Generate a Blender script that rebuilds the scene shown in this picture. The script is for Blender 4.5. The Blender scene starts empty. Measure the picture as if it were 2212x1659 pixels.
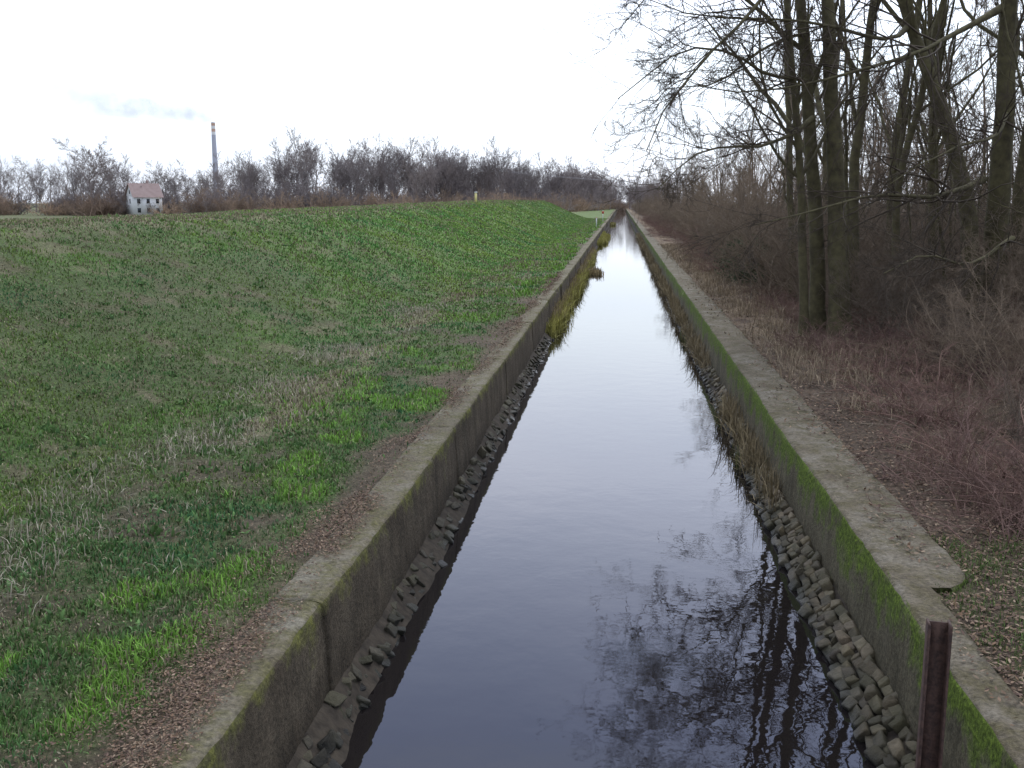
import bpy, math, numpy as np
from mathutils import Vector
R = np.random.default_rng(7)
scene = bpy.context.scene
WALLZ = 0.95
CAMZ = 3.95

# ---------------------------------------------------------------- helpers
_tab = np.random.default_rng(3).random((256, 256))
def vnoise(x, y, s=0):
    x = np.asarray(x, float) + s*17.3; y = np.asarray(y, float) + s*41.7
    xi = np.floor(x).astype(int); yi = np.floor(y).astype(int)
    fx = x-xi; fy = y-yi
    fx = fx*fx*(3-2*fx); fy = fy*fy*(3-2*fy)
    a = _tab[xi & 255, yi & 255]; b = _tab[(xi+1) & 255, yi & 255]
    c = _tab[xi & 255, (yi+1) & 255]; d = _tab[(xi+1) & 255, (yi+1) & 255]
    return (a*(1-fx)+b*fx)*(1-fy)+(c*(1-fx)+d*fx)*fy
def fbm(x, y, s=0, o=4):
    t = 0; a = .5; f = 1.0
    for i in range(o):
        t = t+a*vnoise(np.asarray(x)*f, np.asarray(y)*f, s+i); a *= .5; f *= 2.03
    return t/(1-.5**o)
def sst(a, b, x):
    t = np.clip((x-a)/(b-a), 0, 1); return t*t*(3-2*t)

def mk_mesh(name, verts, faces, col=None, smooth=False, mats=None, midx=None):
    verts = np.asarray(verts, np.float32); faces = np.asarray(faces, np.int32)
    me = bpy.data.meshes.new(name)
    k = faces.shape[1]; F = faces.shape[0]
    me.vertices.add(len(verts)); me.vertices.foreach_set('co', verts.ravel())
    me.loops.add(F*k); me.loops.foreach_set('vertex_index', faces.ravel())
    me.polygons.add(F)
    me.polygons.foreach_set('loop_start', np.arange(0, F*k, k, dtype=np.int32))
    try: me.polygons.foreach_set('loop_total', np.full(F, k, dtype=np.int32))
    except Exception: pass
    if smooth: me.polygons.foreach_set('use_smooth', np.ones(F, bool))
    for m in (mats or []): me.materials.append(m)
    if midx is not None: me.polygons.foreach_set('material_index', np.asarray(midx, np.int32))
    me.update(calc_edges=True)
    if col is not None:
        at = me.color_attributes.new('Col', 'FLOAT_COLOR', 'POINT')
        c = np.ones((len(verts), 4), np.float32); c[:, :3] = col
        at.data.foreach_set('color', c.ravel())
    return me
def mk_obj(name, me, parent=None, loc=None):
    o = bpy.data.objects.new(name, me); scene.collection.objects.link(o)
    if parent: o.parent = parent
    if loc is not None: o.location = loc
    return o
def empty(name, loc=(0, 0, 0)):
    o = bpy.data.objects.new(name, None); scene.collection.objects.link(o); o.location = loc
    o.empty_display_size = .3
    return o

class Boxes:
    def __init__(s): s.v = []; s.f = []; s.m = []
    def box(s, c, d, m=0, rz=0):
        n = len(s.v); cr, sr = math.cos(rz), math.sin(rz)
        for dz in (-.5, .5):
            for dx, dy in ((-.5, -.5), (.5, -.5), (.5, .5), (-.5, .5)):
                x, y = dx*d[0], dy*d[1]
                s.v.append((c[0]+x*cr-y*sr, c[1]+x*sr+y*cr, c[2]+dz*d[2]))
        for q in ((0, 3, 2, 1), (4, 5, 6, 7), (0, 1, 5, 4), (1, 2, 6, 5), (2, 3, 7, 6), (3, 0, 4, 7)):
            s.f.append([n+i for i in q]); s.m.append(m)
    def obj(s, name, mats, parent=None, loc=None):
        return mk_obj(name, mk_mesh(name, s.v, s.f, mats=mats, midx=s.m), parent, loc)

# ---------------------------------------------------------------- materials
def new_mat(name, rough=.9, spec=.2):
    m = bpy.data.materials.new(name); m.use_nodes = True
    nt = m.node_tree; b = nt.nodes['Principled BSDF']
    b.inputs['Roughness'].default_value = rough
    b.inputs['Specular IOR Level'].default_value = spec
    return m, nt, b
def N(nt, t, **kw):
    n = nt.nodes.new(t)
    for k, v in kw.items():
        if k.startswith('i_'): n.inputs[k[2:].replace('_', ' ')].default_value = v
        else: setattr(n, k, v)
    return n
def noise(nt, scale, detail=5, vec=None, rough=.6):
    n = N(nt, 'ShaderNodeTexNoise'); n.inputs['Scale'].default_value = scale
    n.inputs['Detail'].default_value = detail; n.inputs['Roughness'].default_value = rough
    if vec is not None: nt.links.new(vec, n.inputs['Vector'])
    return n
def pos(nt):
    return N(nt, 'ShaderNodeNewGeometry').outputs['Position']
def ramp(nt, src, stops):
    r = N(nt, 'ShaderNodeValToRGB'); e = r.color_ramp.elements
    e[0].position, e[0].color = stops[0][0], (*stops[0][1], 1)
    e[1].position, e[1].color = stops[-1][0], (*stops[-1][1], 1)
    for p, c in stops[1:-1]:
        x = e.new(p); x.color = (*c, 1)
    nt.links.new(src, r.inputs['Fac']); return r
def mix(nt, fac, a, b, mode='MIX'):
    m = N(nt, 'ShaderNodeMix', data_type='RGBA', blend_type=mode)
    for s, v in ((m.inputs[0], fac), (m.inputs[6], a), (m.inputs[7], b)):
        if hasattr(v, 'links'): nt.links.new(v, s)
        elif isinstance(v, (int, float)): s.default_value = v
        else: s.default_value = (*v, 1)
    return m.outputs[2]
def math_(nt, op, a, b=0.0, clamp=False):
    m = N(nt, 'ShaderNodeMath', operation=op, use_clamp=clamp)
    for s, v in ((m.inputs[0], a), (m.inputs[1], b)):
        if hasattr(v, 'links'): nt.links.new(v, s)
        else: s.default_value = v
    return m.outputs[0]
def bump(nt, b, h, strength=.5, dist=.02):
    n = N(nt, 'ShaderNodeBump'); n.inputs['Strength'].default_value = strength
    n.inputs['Distance'].default_value = dist
    nt.links.new(h, n.inputs['Height']); nt.links.new(n.outputs[0], b.inputs['Normal'])

def simple(name, c1, c2, scale=6, rough=.9, bstr=.3, objrand=0, spec=.2):
    m, nt, b = new_mat(name, rough, spec)
    p = pos(nt); n = noise(nt, scale, 4, p)
    r = ramp(nt, n.outputs['Fac'], [(.32, c1), (.68, c2)])
    out = r.outputs['Color']
    if objrand:
        oi = N(nt, 'ShaderNodeObjectInfo')
        rr = ramp(nt, oi.outputs['Random'], [(0, (1-objrand, 1-objrand, 1-objrand*.9)), (1, (1+objrand, 1+objrand*.8, 1+objrand*.6))])
        out = mix(nt, 1.0, out, rr.outputs['Color'], 'MULTIPLY')
    nt.links.new(out, b.inputs['Base Color'])
    if bstr: bump(nt, b, n.outputs['Fac'], bstr, .02)
    return m
def attr_mat(name, nscale=30, lo=.65, hi=1.35, bstr=.0, bdist=.03, rough=.9, spec=.15):
    m, nt, b = new_mat(name, rough, spec)
    a = N(nt, 'ShaderNodeAttribute'); a.attribute_name = 'Col'
    p = pos(nt); n = noise(nt, nscale, 6, p, .75)
    r = ramp(nt, n.outputs['Fac'], [(.3, (lo,)*3), (.7, (hi,)*3)])
    nt.links.new(mix(nt, 1.0, a.outputs['Color'], r.outputs['Color'], 'MULTIPLY'), b.inputs['Base Color'])
    if bstr: bump(nt, b, n.outputs['Fac'], bstr, bdist)
    return m

M_ground = attr_mat('ground_soil', 18, .35, 1.65, 1., .07)
M_blade = attr_mat('grass_blade', 8, .85, 1.15, 0, spec=.25, rough=.7)
M_litter = attr_mat('leaf_litter', 8, .8, 1.2, 0)
M_bark = simple('bark_mossy', (.062, .052, .031), (.130, .115, .058), 5, bstr=.8)
M_twig = simple('twig_dark', (.055, .043, .033), (.10, .078, .056), 4, bstr=0)
M_shrub = simple('twig_brown', (.130, .100, .072), (.225, .178, .13), 3, bstr=0, objrand=.3)
M_bramble = simple('twig_purple', (.130, .078, .066), (.23, .15, .12), 3, bstr=0, objrand=.25)
M_dist = simple('distant_bark_hazed', (.19, .163, .155), (.26, .228, .22), .2, bstr=0, objrand=.2)  # aerial haze painted into the bark colour: paler and slightly purple
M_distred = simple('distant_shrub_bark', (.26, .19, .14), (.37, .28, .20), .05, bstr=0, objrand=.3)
M_white = simple('white_paint', (.6, .6, .58), (.7, .7, .68), 1, bstr=0)
M_red = simple('red_paint', (.40, .07, .05), (.5, .1, .07), 1, bstr=0)
M_yellow = simple('yellow_paint', (.6, .52, .2), (.7, .62, .3), 1, bstr=0)
M_roof = simple('roof_tiles', (.26, .19, .17), (.32, .24, .22), 1, bstr=.2)
M_glass = simple('window_glass', (.03, .035, .04), (.05, .055, .06), 1, rough=.2, bstr=0)
M_grey = simple('galvanised_steel', (.45, .46, .5), (.55, .56, .6), 2, bstr=0)
M_wood = simple('pole_wood', (.20, .18, .17), (.25, .23, .22), 2, bstr=0)

def wall_mat(name, side):
    m, nt, b = new_mat(name, .92, .2)
    geo = N(nt, 'ShaderNodeNewGeometry'); p = geo.outputs['Position']
    sp = N(nt, 'ShaderNodeSeparateXYZ'); nt.links.new(p, sp.inputs[0])
    sn = N(nt, 'ShaderNodeSeparateXYZ'); nt.links.new(geo.outputs['True Normal'], sn.inputs[0])
    n1 = noise(nt, 1.4, 8, p, .65); n2 = noise(nt, 28, 6, p, .7); n3 = noise(nt, 5, 6, p, .7)
    if side == 'R':
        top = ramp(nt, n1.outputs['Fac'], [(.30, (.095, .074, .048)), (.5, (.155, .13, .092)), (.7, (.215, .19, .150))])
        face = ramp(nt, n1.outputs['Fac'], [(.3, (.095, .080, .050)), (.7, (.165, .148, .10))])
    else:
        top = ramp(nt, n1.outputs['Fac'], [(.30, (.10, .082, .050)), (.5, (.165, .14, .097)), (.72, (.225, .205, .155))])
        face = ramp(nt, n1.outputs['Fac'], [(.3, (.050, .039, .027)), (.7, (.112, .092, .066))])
    mp = N(nt, 'ShaderNodeMapping'); mp.inputs['Scale'].default_value = (1, 2.4, .8); nt.links.new(p, mp.inputs['Vector'])
    st = noise(nt, 1.6, 8, mp.outputs[0], .75)
    str_ = ramp(nt, st.outputs['Fac'], [(.3, (.5, .5, .47)), (.7, (1.35, 1.32, 1.26))])
    facec = mix(nt, 1.0, face.outputs['Color'], str_.outputs['Color'], 'MULTIPLY')
    zt = math_(nt, 'SUBTRACT', sp.outputs['Z'], WALLZ-(.60 if side == 'R' else .28))
    zt = math_(nt, 'DIVIDE', zt, (.5 if side == 'R' else .28), True)
    mm = math_(nt, 'ADD', zt, math_(nt, 'MULTIPLY', math_(nt, 'SUBTRACT', n1.outputs['Fac'], .5), 3.2))
    mm = math_(nt, 'ADD', mm, math_(nt, 'MULTIPLY', math_(nt, 'SUBTRACT', n3.outputs['Fac'], .5), 2.2))
    mm = math_(nt, 'SUBTRACT', mm, .36 if side == 'R' else .48)
    mm = math_(nt, 'MULTIPLY', mm, 1.7 if side == 'R' else 1.3, True)
    mossc = ramp(nt, n2.outputs['Fac'], [(.3, (.055, .078, .013)), (.7, (.140, .195, .026))]) if side == 'R' else \
        ramp(nt, n3.outputs['Fac'], [(.3, (.055, .062, .02)), (.7, (.16, .155, .04))])
    facec = mix(nt, mm, facec, mossc.outputs['Color'])
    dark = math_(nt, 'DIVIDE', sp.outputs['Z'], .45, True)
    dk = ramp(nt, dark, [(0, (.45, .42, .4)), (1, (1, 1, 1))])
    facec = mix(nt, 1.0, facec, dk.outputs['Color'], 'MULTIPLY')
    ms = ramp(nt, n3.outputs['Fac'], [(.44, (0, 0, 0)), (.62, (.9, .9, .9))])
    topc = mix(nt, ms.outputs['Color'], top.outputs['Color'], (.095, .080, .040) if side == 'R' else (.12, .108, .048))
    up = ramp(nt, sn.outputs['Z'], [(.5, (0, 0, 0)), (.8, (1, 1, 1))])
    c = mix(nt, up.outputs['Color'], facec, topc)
    fine = ramp(nt, n2.outputs['Fac'], [(.3, (.5,)*3), (.7, (1.48,)*3)])
    c = mix(nt, 1.0, c, fine.outputs['Color'], 'MULTIPLY')
    nt.links.new(c, b.inputs['Base Color'])
    bump(nt, b, n2.outputs['Fac'], 1., .03)
    return m
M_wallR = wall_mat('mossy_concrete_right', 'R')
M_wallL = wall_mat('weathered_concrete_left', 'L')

def stone_mat(name, a, b_):
    m, nt, b = new_mat(name, .75, .35)
    attr = N(nt, 'ShaderNodeAttribute'); attr.attribute_name = 'Col'
    p = pos(nt); nz = noise(nt, 18, 8, p, .75); n2 = noise(nt, 2.2, 4, p)
    r = ramp(nt, nz.outputs['Fac'], [(.3, a), (.7, b_)])
    c = mix(nt, 1.0, r.outputs['Color'], attr.outputs['Color'], 'MULTIPLY')
    gr = ramp(nt, n2.outputs['Fac'], [(.42, (0, 0, 0)), (.62, (.7, .7, .7))])
    c = mix(nt, gr.outputs['Color'], c, (.055, .050, .024))
    sp = N(nt, 'ShaderNodeSeparateXYZ'); nt.links.new(p, sp.inputs[0])
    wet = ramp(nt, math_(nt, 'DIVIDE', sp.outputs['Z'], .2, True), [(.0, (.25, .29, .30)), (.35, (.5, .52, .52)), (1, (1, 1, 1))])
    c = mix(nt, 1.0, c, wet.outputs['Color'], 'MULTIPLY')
    rg = ramp(nt, math_(nt, 'DIVIDE', sp.outputs['Z'], .1, True), [(.0, (.25,)*3), (1, (.8,)*3)])
    nt.links.new(rg.outputs['Color'], b.inputs['Roughness'])
    nt.links.new(c, b.inputs['Base Color']); bump(nt, b, nz.outputs['Fac'], 1., .03)
    return m
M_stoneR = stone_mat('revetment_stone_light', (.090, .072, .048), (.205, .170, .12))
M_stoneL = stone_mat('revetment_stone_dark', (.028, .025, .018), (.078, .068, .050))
M_mortar = simple('silt', (.024, .019, .014), (.058, .046, .033), 9, bstr=.8)

# ---------------------------------------------------------------- terrain
def gz(x, y):
    x = np.asarray(x, float); y = np.asarray(y, float)
    hgt = (2.50+.80*sst(20, 150, y))*(1-sst(178, 232, y+.6*(x+5.6)))
    toe = -5.6+.25*(fbm(y*.12, y*0+3, 5)-.5)*2
    up = np.clip((toe-x)/(toe+14.0), 0, 1)
    t_ = np.clip((up-.85)/.15, 0, 1)
    upS = np.where(up < .2, up*up/.4, np.where(up > .85, .75+.15*(t_-t_*t_/2), up-.10))/.825
    dn = sst(-27, -17.5, x)
    z = .91+hgt*upS*dn
    z = z+.09*(fbm(x*.9, y*.9, 1)-.5)*sst(-40, -25, x)+.12*(fbm(x*.18, y*.18, 9)-.5)*sst(-5, -7, x)+.035*(fbm(x*4, y*4, 6)-.5)*sst(-2.7, -3.2, x)*sst(-20, -16, x)
    z = np.where(x > 2.2, .90+.35*sst(4, 14, x)+.12*(fbm(x*.6, y*.6, 2)-.5)*sst(2.9, 5, x)+.02*sst(9, 7, y), z)
    z = np.where(np.abs(x) < 2.25, -.55, z)
    return z
def gcolor(x, y):
    x = np.asarray(x, float); y = np.asarray(y, float)
    n1 = fbm(x*.9, y*.6, 11); n2 = fbm(x*2.3, y*2.0, 12); n3 = fbm(x*.22, y*.14, 13); n4 = fbm(x*.45, y*.3, 14)
    n5 = fbm(x*1.1, y*.9, 15)
    d = -x-2.62
    xs = x
    onb = sst(6.2, 5.0, -xs)
    edge = sst(.05, .75, d+(n1-.5)*1.8+(.10-.45*sst(16, 5, y)))
    cov_b = edge*(.15+.85*sst(.32, .54, .4*n1+.6*n2))
    brown = sst(.50, .66, .4*n5+.45*n2+.15*n3)*sst(70, 14, y)
    cov_s = (.66+.34*sst(.34, .55, .5*n4+.3*n2+.2*n3))*(1-.7*brown)
    cover = onb*cov_b+(1-onb)*cov_s
    lush = sst(.54, .63, .6*n1+.4*n2)*onb*edge*.95+.28*sst(.46, .62, n4)*(1-onb)
    toe = np.exp(-((x+5.2+1.6*(n3-.5))/.6)**2)*sst(.44, .57, n1)*sst(90, 30, y)
    crest = sst(12.0, 14.2, -xs)
    far_strip = np.exp(-((x+4.2)/.8)**2)*sst(25, 45, y)*.6
    dry = np.clip(toe*.95+crest*.8*sst(.3, .6, n2+.1)+.28*sst(.5, .65, n4*.5+n2*.5)*(1-onb)+far_strip*sst(.35, .6, n2)+.06, 0, 1)
    dirt = np.array([.118, .092, .062])*(.6+.8*n2)[..., None]; green = np.array([.072, .120, .034])
    bright = np.array([.13, .24, .045]); tan = np.array([.29, .25, .15])
    farv = sst(14, 60, y)*(1-.30*sst(110, 160, y))
    g = green*(1-farv)[..., None]+np.array([.130, .225, .052])*farv[..., None]
    c = dirt*(1-cover)[..., None]+g*cover[..., None]
    c = c*(1-lush*.5)[..., None]+bright*(lush*.5)[..., None]
    c = c*(1-dry*.6)[..., None]+tan*(dry*.6)[..., None]
    beh = sst(24, 30, -xs)*sst(12, 30, -x)
    c = c*(1-beh)[..., None]+np.array([.13, .12, .065])*beh[..., None]
    c = np.where((y > 180)[..., None] & (x < -2)[..., None], c*.5+np.array([.12, .14, .06])*.5, c)
    rb = (x > 1.5)
    lit = np.array([.115, .083, .058])*(.6+.85*n2)[..., None]
    dg = np.exp(-((x-3.6)/.8)**2)*sst(14, 28, y)*sst(.38, .58, n2+.05)
    lit = lit*(1-dg*.7)[..., None]+np.array([.27, .20, .125])*(dg*.7)[..., None]
    ng = sst(10, 6.5, y)*sst(.4, .55, n2)
    lit = lit*(1-ng*.6)[..., None]+np.array([.07, .10, .03])*(ng*.6)[..., None]
    fr = sst(200, 320, x+y*.3)
    lit = lit*(1-fr)[..., None]+np.array([.11, .10, .05])*fr[..., None]
    c = np.where(rb[..., None], lit, c)
    c = np.where((np.abs(x) < 2.28)[..., None], np.array([.03, .024, .018]), c)
    return c, cover, lush, dry

def steps(*segs):
    out = []
    for a, b, s in segs: out += list(np.arange(a, b, s))
    return np.array(sorted(set(np.round(out, 4))))
gx = steps((-2600, -400, 200), (-400, -100, 15), (-100, -30, 3), (-30, -16, .5), (-16, -2.6, .12), (-2.6, -2.3, .1),
           (2.31, 6, .12), (6, 16, .35), (16, 60, 2), (60, 400, 25), (400, 2800, 200))
gx = np.array(sorted(list(gx)+[-2.26, -2.24, -1, 0, 1, 2.24, 2.26]))
gy = steps((-120, 0, 10), (0, 4, .5), (4, 18, .10), (18, 40, .25), (40, 100, .8), (100, 260, 2.5), (260, 700, 10), (700, 4200, 250))
X, Y = np.meshgrid(gx, gy, indexing='ij')
Z = gz(X, Y)
Z = np.where((np.abs(X) < 2.25) & (Y > 700), .9, Z)
nx, ny = X.shape
vid = np.arange(nx*ny).reshape(nx, ny)
F = np.stack([vid[:-1, :-1], vid[1:, :-1], vid[1:, 1:], vid[:-1, 1:]], -1).reshape(-1, 4)
C = gcolor(X, Y)[0]
mk_obj('ground', mk_mesh('ground', np.stack([X, Y, Z], -1).reshape(-1, 3), F, C.reshape(-1, 3), True, [M_ground]))

# ---------------------------------------------------------------- water
m, nt, b = new_mat('canal_water', .015, .5)
b.inputs['IOR'].default_value = 1.47
b.inputs['Base Color'].default_value = (.010, .008, .008, 1)
p = pos(nt)
mp = N(nt, 'ShaderNodeMapping'); mp.inputs['Scale'].default_value = (.8, .75, 1); nt.links.new(p, mp.inputs['Vector'])
w1 = noise(nt, 2.6, 3, mp.outputs[0], .5); w2 = noise(nt, 11, 3, mp.outputs[0], .55); w3 = noise(nt, .45, 2, p)
msk = ramp(nt, w3.outputs['Fac'], [(.44, (.10,)*3), (.62, (1,)*3)])
h = math_(nt, 'ADD', math_(nt, 'MULTIPLY', w1.outputs['Fac'], .75), math_(nt, 'MULTIPLY', math_(nt, 'MULTIPLY', w2.outputs['Fac'], .22), msk.outputs['Color']))
bump(nt, b, h, .115, .035)
wy = steps((-60, 700, 20)); wx = np.array([-2.2, -.7, .7, 2.2])
WX, WY = np.meshgrid(wx, wy, indexing='ij'); vid = np.arange(WX.size).reshape(WX.shape)
F = np.stack([vid[:-1, :-1], vid[1:, :-1], vid[1:, 1:], vid[:-1, 1:]], -1).reshape(-1, 4)
mk_obj('canal_water', mk_mesh('canal_water', np.stack([WX, WY, WX*0], -1).reshape(-1, 3), F, smooth=True, mats=[m]))

# ---------------------------------------------------------------- canal walls
def build_wall(name, sgn, mat, width, seglen, narrow_to=None):
    V = []; Fs = []; n0 = 0
    y = -30.
    rng = np.random.default_rng(5 if sgn > 0 else 6)
    while y < 690:
        L = seglen*(1 if y < 120 else 6)
        y1 = y+L-.004
        if narrow_to and y < narrow_to-.5 and y1 > narrow_to-.5: y1 = narrow_to-.01
        narrow = narrow_to and y < narrow_to-.1
        w = width if not narrow else .30
        st = .12 if y < 30 else (.5 if y < 120 else 6)
        ys = np.linspace(y, y1, max(2, int((y1-y)/st)))
        off = rng.normal(0, .003); dz = rng.normal(0, .003); yaw = rng.normal(0, .001)
        P = [(2.14, -.3), (2.15, .12), (2.162, .35), (2.175, .6), (2.188, .8), (2.195, .905), (2.205, .937), (2.235, .952)]
        k = 5
        for i in range(1, k+1): P.append((2.235+(w-.05)*i/k, .954))
        P += [(2.2+w, .935), (2.2+w, .6)]
        P = np.array(P)
        nn = len(P)
        A = np.zeros((len(ys), nn, 3))
        for j, yy in enumerate(ys):
            wob = .035*(fbm(yy*.25, 1., 21 if sgn > 0 else 22)-.5)*2
            jx = (vnoise(yy*5+np.arange(nn)*3.1, np.arange(nn)*1.7, 31)-.5)*.018
            jz = (vnoise(yy*6+np.arange(nn)*2.1, np.arange(nn)*2.7, 33)-.5)*.014
            ch = max(0, fbm(yy*3.1, 2., 35)-.58)*.35
            jx[5:8] += ch*.6; jz[5:8] -= ch*.45
            jx[-2:] += (fbm(yy*2.3, 5., 36)-.5)*.12
            if narrow_to and not narrow and yy < narrow_to+.35:
                e_ = (1-(yy-narrow_to)/.35)**2*.34
                sc = 1-e_*np.clip((P[:, 0]-2.235)/(w-.05), 0, 1)
                xx_ = 2.235+(P[:, 0]-2.235)*np.where(P[:, 0] > 2.235, sc, 1)
            else: xx_ = P[:, 0]
            A[j, :, 0] = sgn*(xx_+off+wob+jx+yaw*(yy-y))
            A[j, :, 1] = yy
            A[j, :, 2] = P[:, 1]+jz+dz
        V.append(A.reshape(-1, 3))
        vid = n0+np.arange(len(ys)*nn).reshape(len(ys), nn)
        q = np.stack([vid[:-1, :-1], vid[:-1, 1:], vid[1:, 1:], vid[1:, :-1]], -1).reshape(-1, 4)
        if sgn < 0: q = q[:, ::-1]
        Fs.append(q)
        for j in (0, len(ys)-1):
            r = vid[j]
            for a in range(nn//2-1):
                Fs.append(np.array([[r[a], r[a+1], r[nn-2-a], r[nn-1-a]]]))
        n0 += len(ys)*nn
        y = y1+.004
    mk_obj(name, mk_mesh(name, np.concatenate(V), np.concatenate(Fs), smooth=False, mats=[mat]))
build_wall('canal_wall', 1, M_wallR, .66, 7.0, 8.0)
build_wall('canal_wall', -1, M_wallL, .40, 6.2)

# ---------------------------------------------------------------- stone revetments
def stone_template():
    g = np.array([-1, -.72, .72, 1.]); V = []; idx = {}
    F = []
    def vi(p):
        k = tuple(np.round(p, 4))
        if k not in idx: idx[k] = len(V); V.append(p)
        return idx[k]
    for ax in range(3):
        for s in (-1, 1):
            for i in range(3):
                for j in range(3):
                    q = []
                    for a, b_ in ((i, j), (i+1, j), (i+1, j+1), (i, j+1)):
                        p = [0, 0, 0]; p[ax] = s; p[(ax+1) % 3] = g[a]; p[(ax+2) % 3] = g[b_]; q.append(vi(p))
                    if s < 0: q = q[::-1]
                    F.append(q)
    V = np.array(V); nrm = (np.abs(V)**7).sum(1)**(1/7.)
    return V/nrm[:, None], np.array(F)
TV, TF = stone_template()
def stones(specs, rng, jit=.1):
    V = []; F = []; C = []
    for i, (c, dim, tilt, shade) in enumerate(specs):
        sk = rng.normal(0, jit, (2, 2, 2, 3))
        u = (TV+1)/2
        wgt = np.zeros_like(TV)
        for a in (0, 1):
            for b_ in (0, 1):
                for c_ in (0, 1):
                    ww = (u[:, 0] if a else 1-u[:, 0])*(u[:, 1] if b_ else 1-u[:, 1])*(u[:, 2] if c_ else 1-u[:, 2])
                    wgt += ww[:, None]*sk[a, b_, c_]
        v = TV+wgt*1.6+rng.normal(0, jit*.35, TV.shape)
        v = v*np.array(dim)*.5
        a = tilt[0]; v = np.stack([v[:, 0]*math.cos(a)+v[:, 2]*math.sin(a), v[:, 1], -v[:, 0]*math.sin(a)+v[:, 2]*math.cos(a)], 1)
        a = tilt[1]; v = np.stack([v[:, 0]*math.cos(a)-v[:, 1]*math.sin(a), v[:, 0]*math.sin(a)+v[:, 1]*math.cos(a), v[:, 2]], 1)
        V.append(v+np.array(c)); F.append(TF+i*len(TV)); C.append(np.tile(shade, (len(TV), 1)))
    return np.concatenate(V), np.concatenate(F), np.concatenate(C)
rng = np.random.default_rng(11); sp = []
for row in range(4):
    t = row/3.
    y = 4.0
    while y < 40:
        L = rng.uniform(.07, .21)
        cov = fbm(y*.35, 3., 71)
        if rng.random() > .06+.6*(y > 12)*sst(.46, .6, cov):
            nar = .06*sst(9, 20, y)
            x0 = 1.90+nar+t*(.22-nar*.6); z0 = .015+t*.18
            s = rng.uniform(.5, 1.35); tint = np.array([s*rng.uniform(.97, 1.08), s, s*rng.uniform(.82, 1.0)])
            sp.append(((x0+rng.normal(0, .016), y+L/2, z0+rng.normal(0, .014)), (.105*rng.uniform(.8, 1.15), L*.97, .11), (-.65+rng.normal(0, .12), rng.normal(0, .12)), tint))
        y += L
v, f, c = stones(sp, rng, .14)
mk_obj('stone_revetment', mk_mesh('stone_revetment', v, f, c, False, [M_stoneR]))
sp = []
for row in range(4):
    t = row/3.
    y = 4.0
    while y < 60:
        L = rng.uniform(.06, .22)
        gap = fbm(y*.8, row, 44)
        if rng.random() > .06+.5*sst(.5, .65, gap):
            s = rng.uniform(.4, 1.7); tint = np.array([s*1.03, s, s*rng.uniform(.8, 1.0)])
            xx = -(1.985+t*.14)+rng.normal(0, .028)+.05*(gap-.5)
            sp.append(((xx, y+L/2, -.03+t*.16+rng.normal(0, .02)), (rng.uniform(.07, .13), L*1.0, rng.uniform(.06, .10)), (.6+rng.normal(0, .25), rng.normal(0, .3)), tint))
        y += L
v, f, c = stones(sp, rng, .17)
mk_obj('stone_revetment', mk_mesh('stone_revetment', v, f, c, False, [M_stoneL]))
ys = np.concatenate([np.arange(-20, 60, .12), np.arange(60, 695, 5)])
for sgn in (-1, 1):
    o_ = .05 if sgn < 0 else .02
    pr = [(1.78+o_, -.18), (1.88+o_, -.02), (1.98+o_, .07), (2.08+o_*.5, .15), (2.2, .24)]
    A = np.zeros((len(ys), 5, 3))
    for k, (px, pz) in enumerate(pr):
        A[:, k, 0] = sgn*(px+(fbm(ys*1.3, ys*0+k, 50+sgn)-.5)*.14*(k < 4)+.06*sst(50, 80, ys)); A[:, k, 1] = ys
        A[:, k, 2] = pz+(fbm(ys*2, ys*0+k, 60+sgn)-.5)*.08
    vid = np.arange(A.shape[0]*5).reshape(-1, 5)
    q = np.stack([vid[:-1, :-1], vid[:-1, 1:], vid[1:, 1:], vid[1:, :-1]], -1).reshape(-1, 4)
    if sgn > 0: q = q[:, ::-1]
    mk_obj('silt_bank', mk_mesh('silt_bank', A.reshape(-1, 3), q, smooth=True, mats=[M_mortar]))

# ---------------------------------------------------------------- grass blades
def blades(x, y, z, h, w, col, rng, lean=.5):
    n = len(x); a = rng.uniform(0, 2*np.pi, n); b_ = rng.uniform(0, 2*np.pi, n)
    l = np.abs(rng.normal(0, lean, n))
    dx = np.cos(a)*w*.5; dy = np.sin(a)*w*.5
    hx = np.cos(b_)*h*np.sin(l); hy = np.sin(b_)*h*np.sin(l); hz = h*np.cos(np.minimum(l, 1.4))
    V = np.zeros((n, 5, 3))
    V[:, 0] = np.stack([x-dx, y-dy, z-.01], 1); V[:, 1] = np.stack([x+dx, y+dy, z-.01], 1)
    V[:, 2] = np.stack([x+dx*.8+hx*.4, y+dy*.8+hy*.4, z+hz*.62], 1)
    V[:, 3] = np.stack([x-dx*.8+hx*.4, y-dy*.8+hy*.4, z+hz*.62], 1)
    V[:, 4] = np.stack([x+hx, y+hy, z+hz*.93], 1)
    i = np.arange(n)*5
    F = np.concatenate([np.stack([i, i+1, i+2], 1), np.stack([i, i+2, i+3], 1), np.stack([i+3, i+2, i+4], 1)])
    C = np.repeat(col[:, None, :], 5, 1); C[:, 0:2] *= .7; C[:, 4] *= 1.15
    return V.reshape(-1, 3), F, C.reshape(-1, 3)
rng = np.random.default_rng(21)
n = 760000
yy = np.exp(rng.uniform(math.log(4.0), math.log(200), n)); xx = -2.50-rng.random(n)*np.minimum(.80*yy+3.5, 16)
keep = (rng.random(n) < np.where(yy > 18, .62, 1)); xx, yy = xx[keep], yy[keep]
_, cov, lush, dry = gcolor(xx, yy)
clump = vnoise(xx*5, yy*5, 77)
keep = rng.random(len(xx)) < (.07+.93*cov)*(.40+.9*clump)
xx, yy, cov, lush, dry = xx[keep], yy[keep], cov[keep], lush[keep], dry[keep]
n = len(xx)
far = sst(12, 50, yy)*(1-.30*sst(90, 150, yy))
col = np.array([.085, .158, .040])*(1-far)[:, None]+np.array([.162, .295, .064])*far[:, None]
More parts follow.
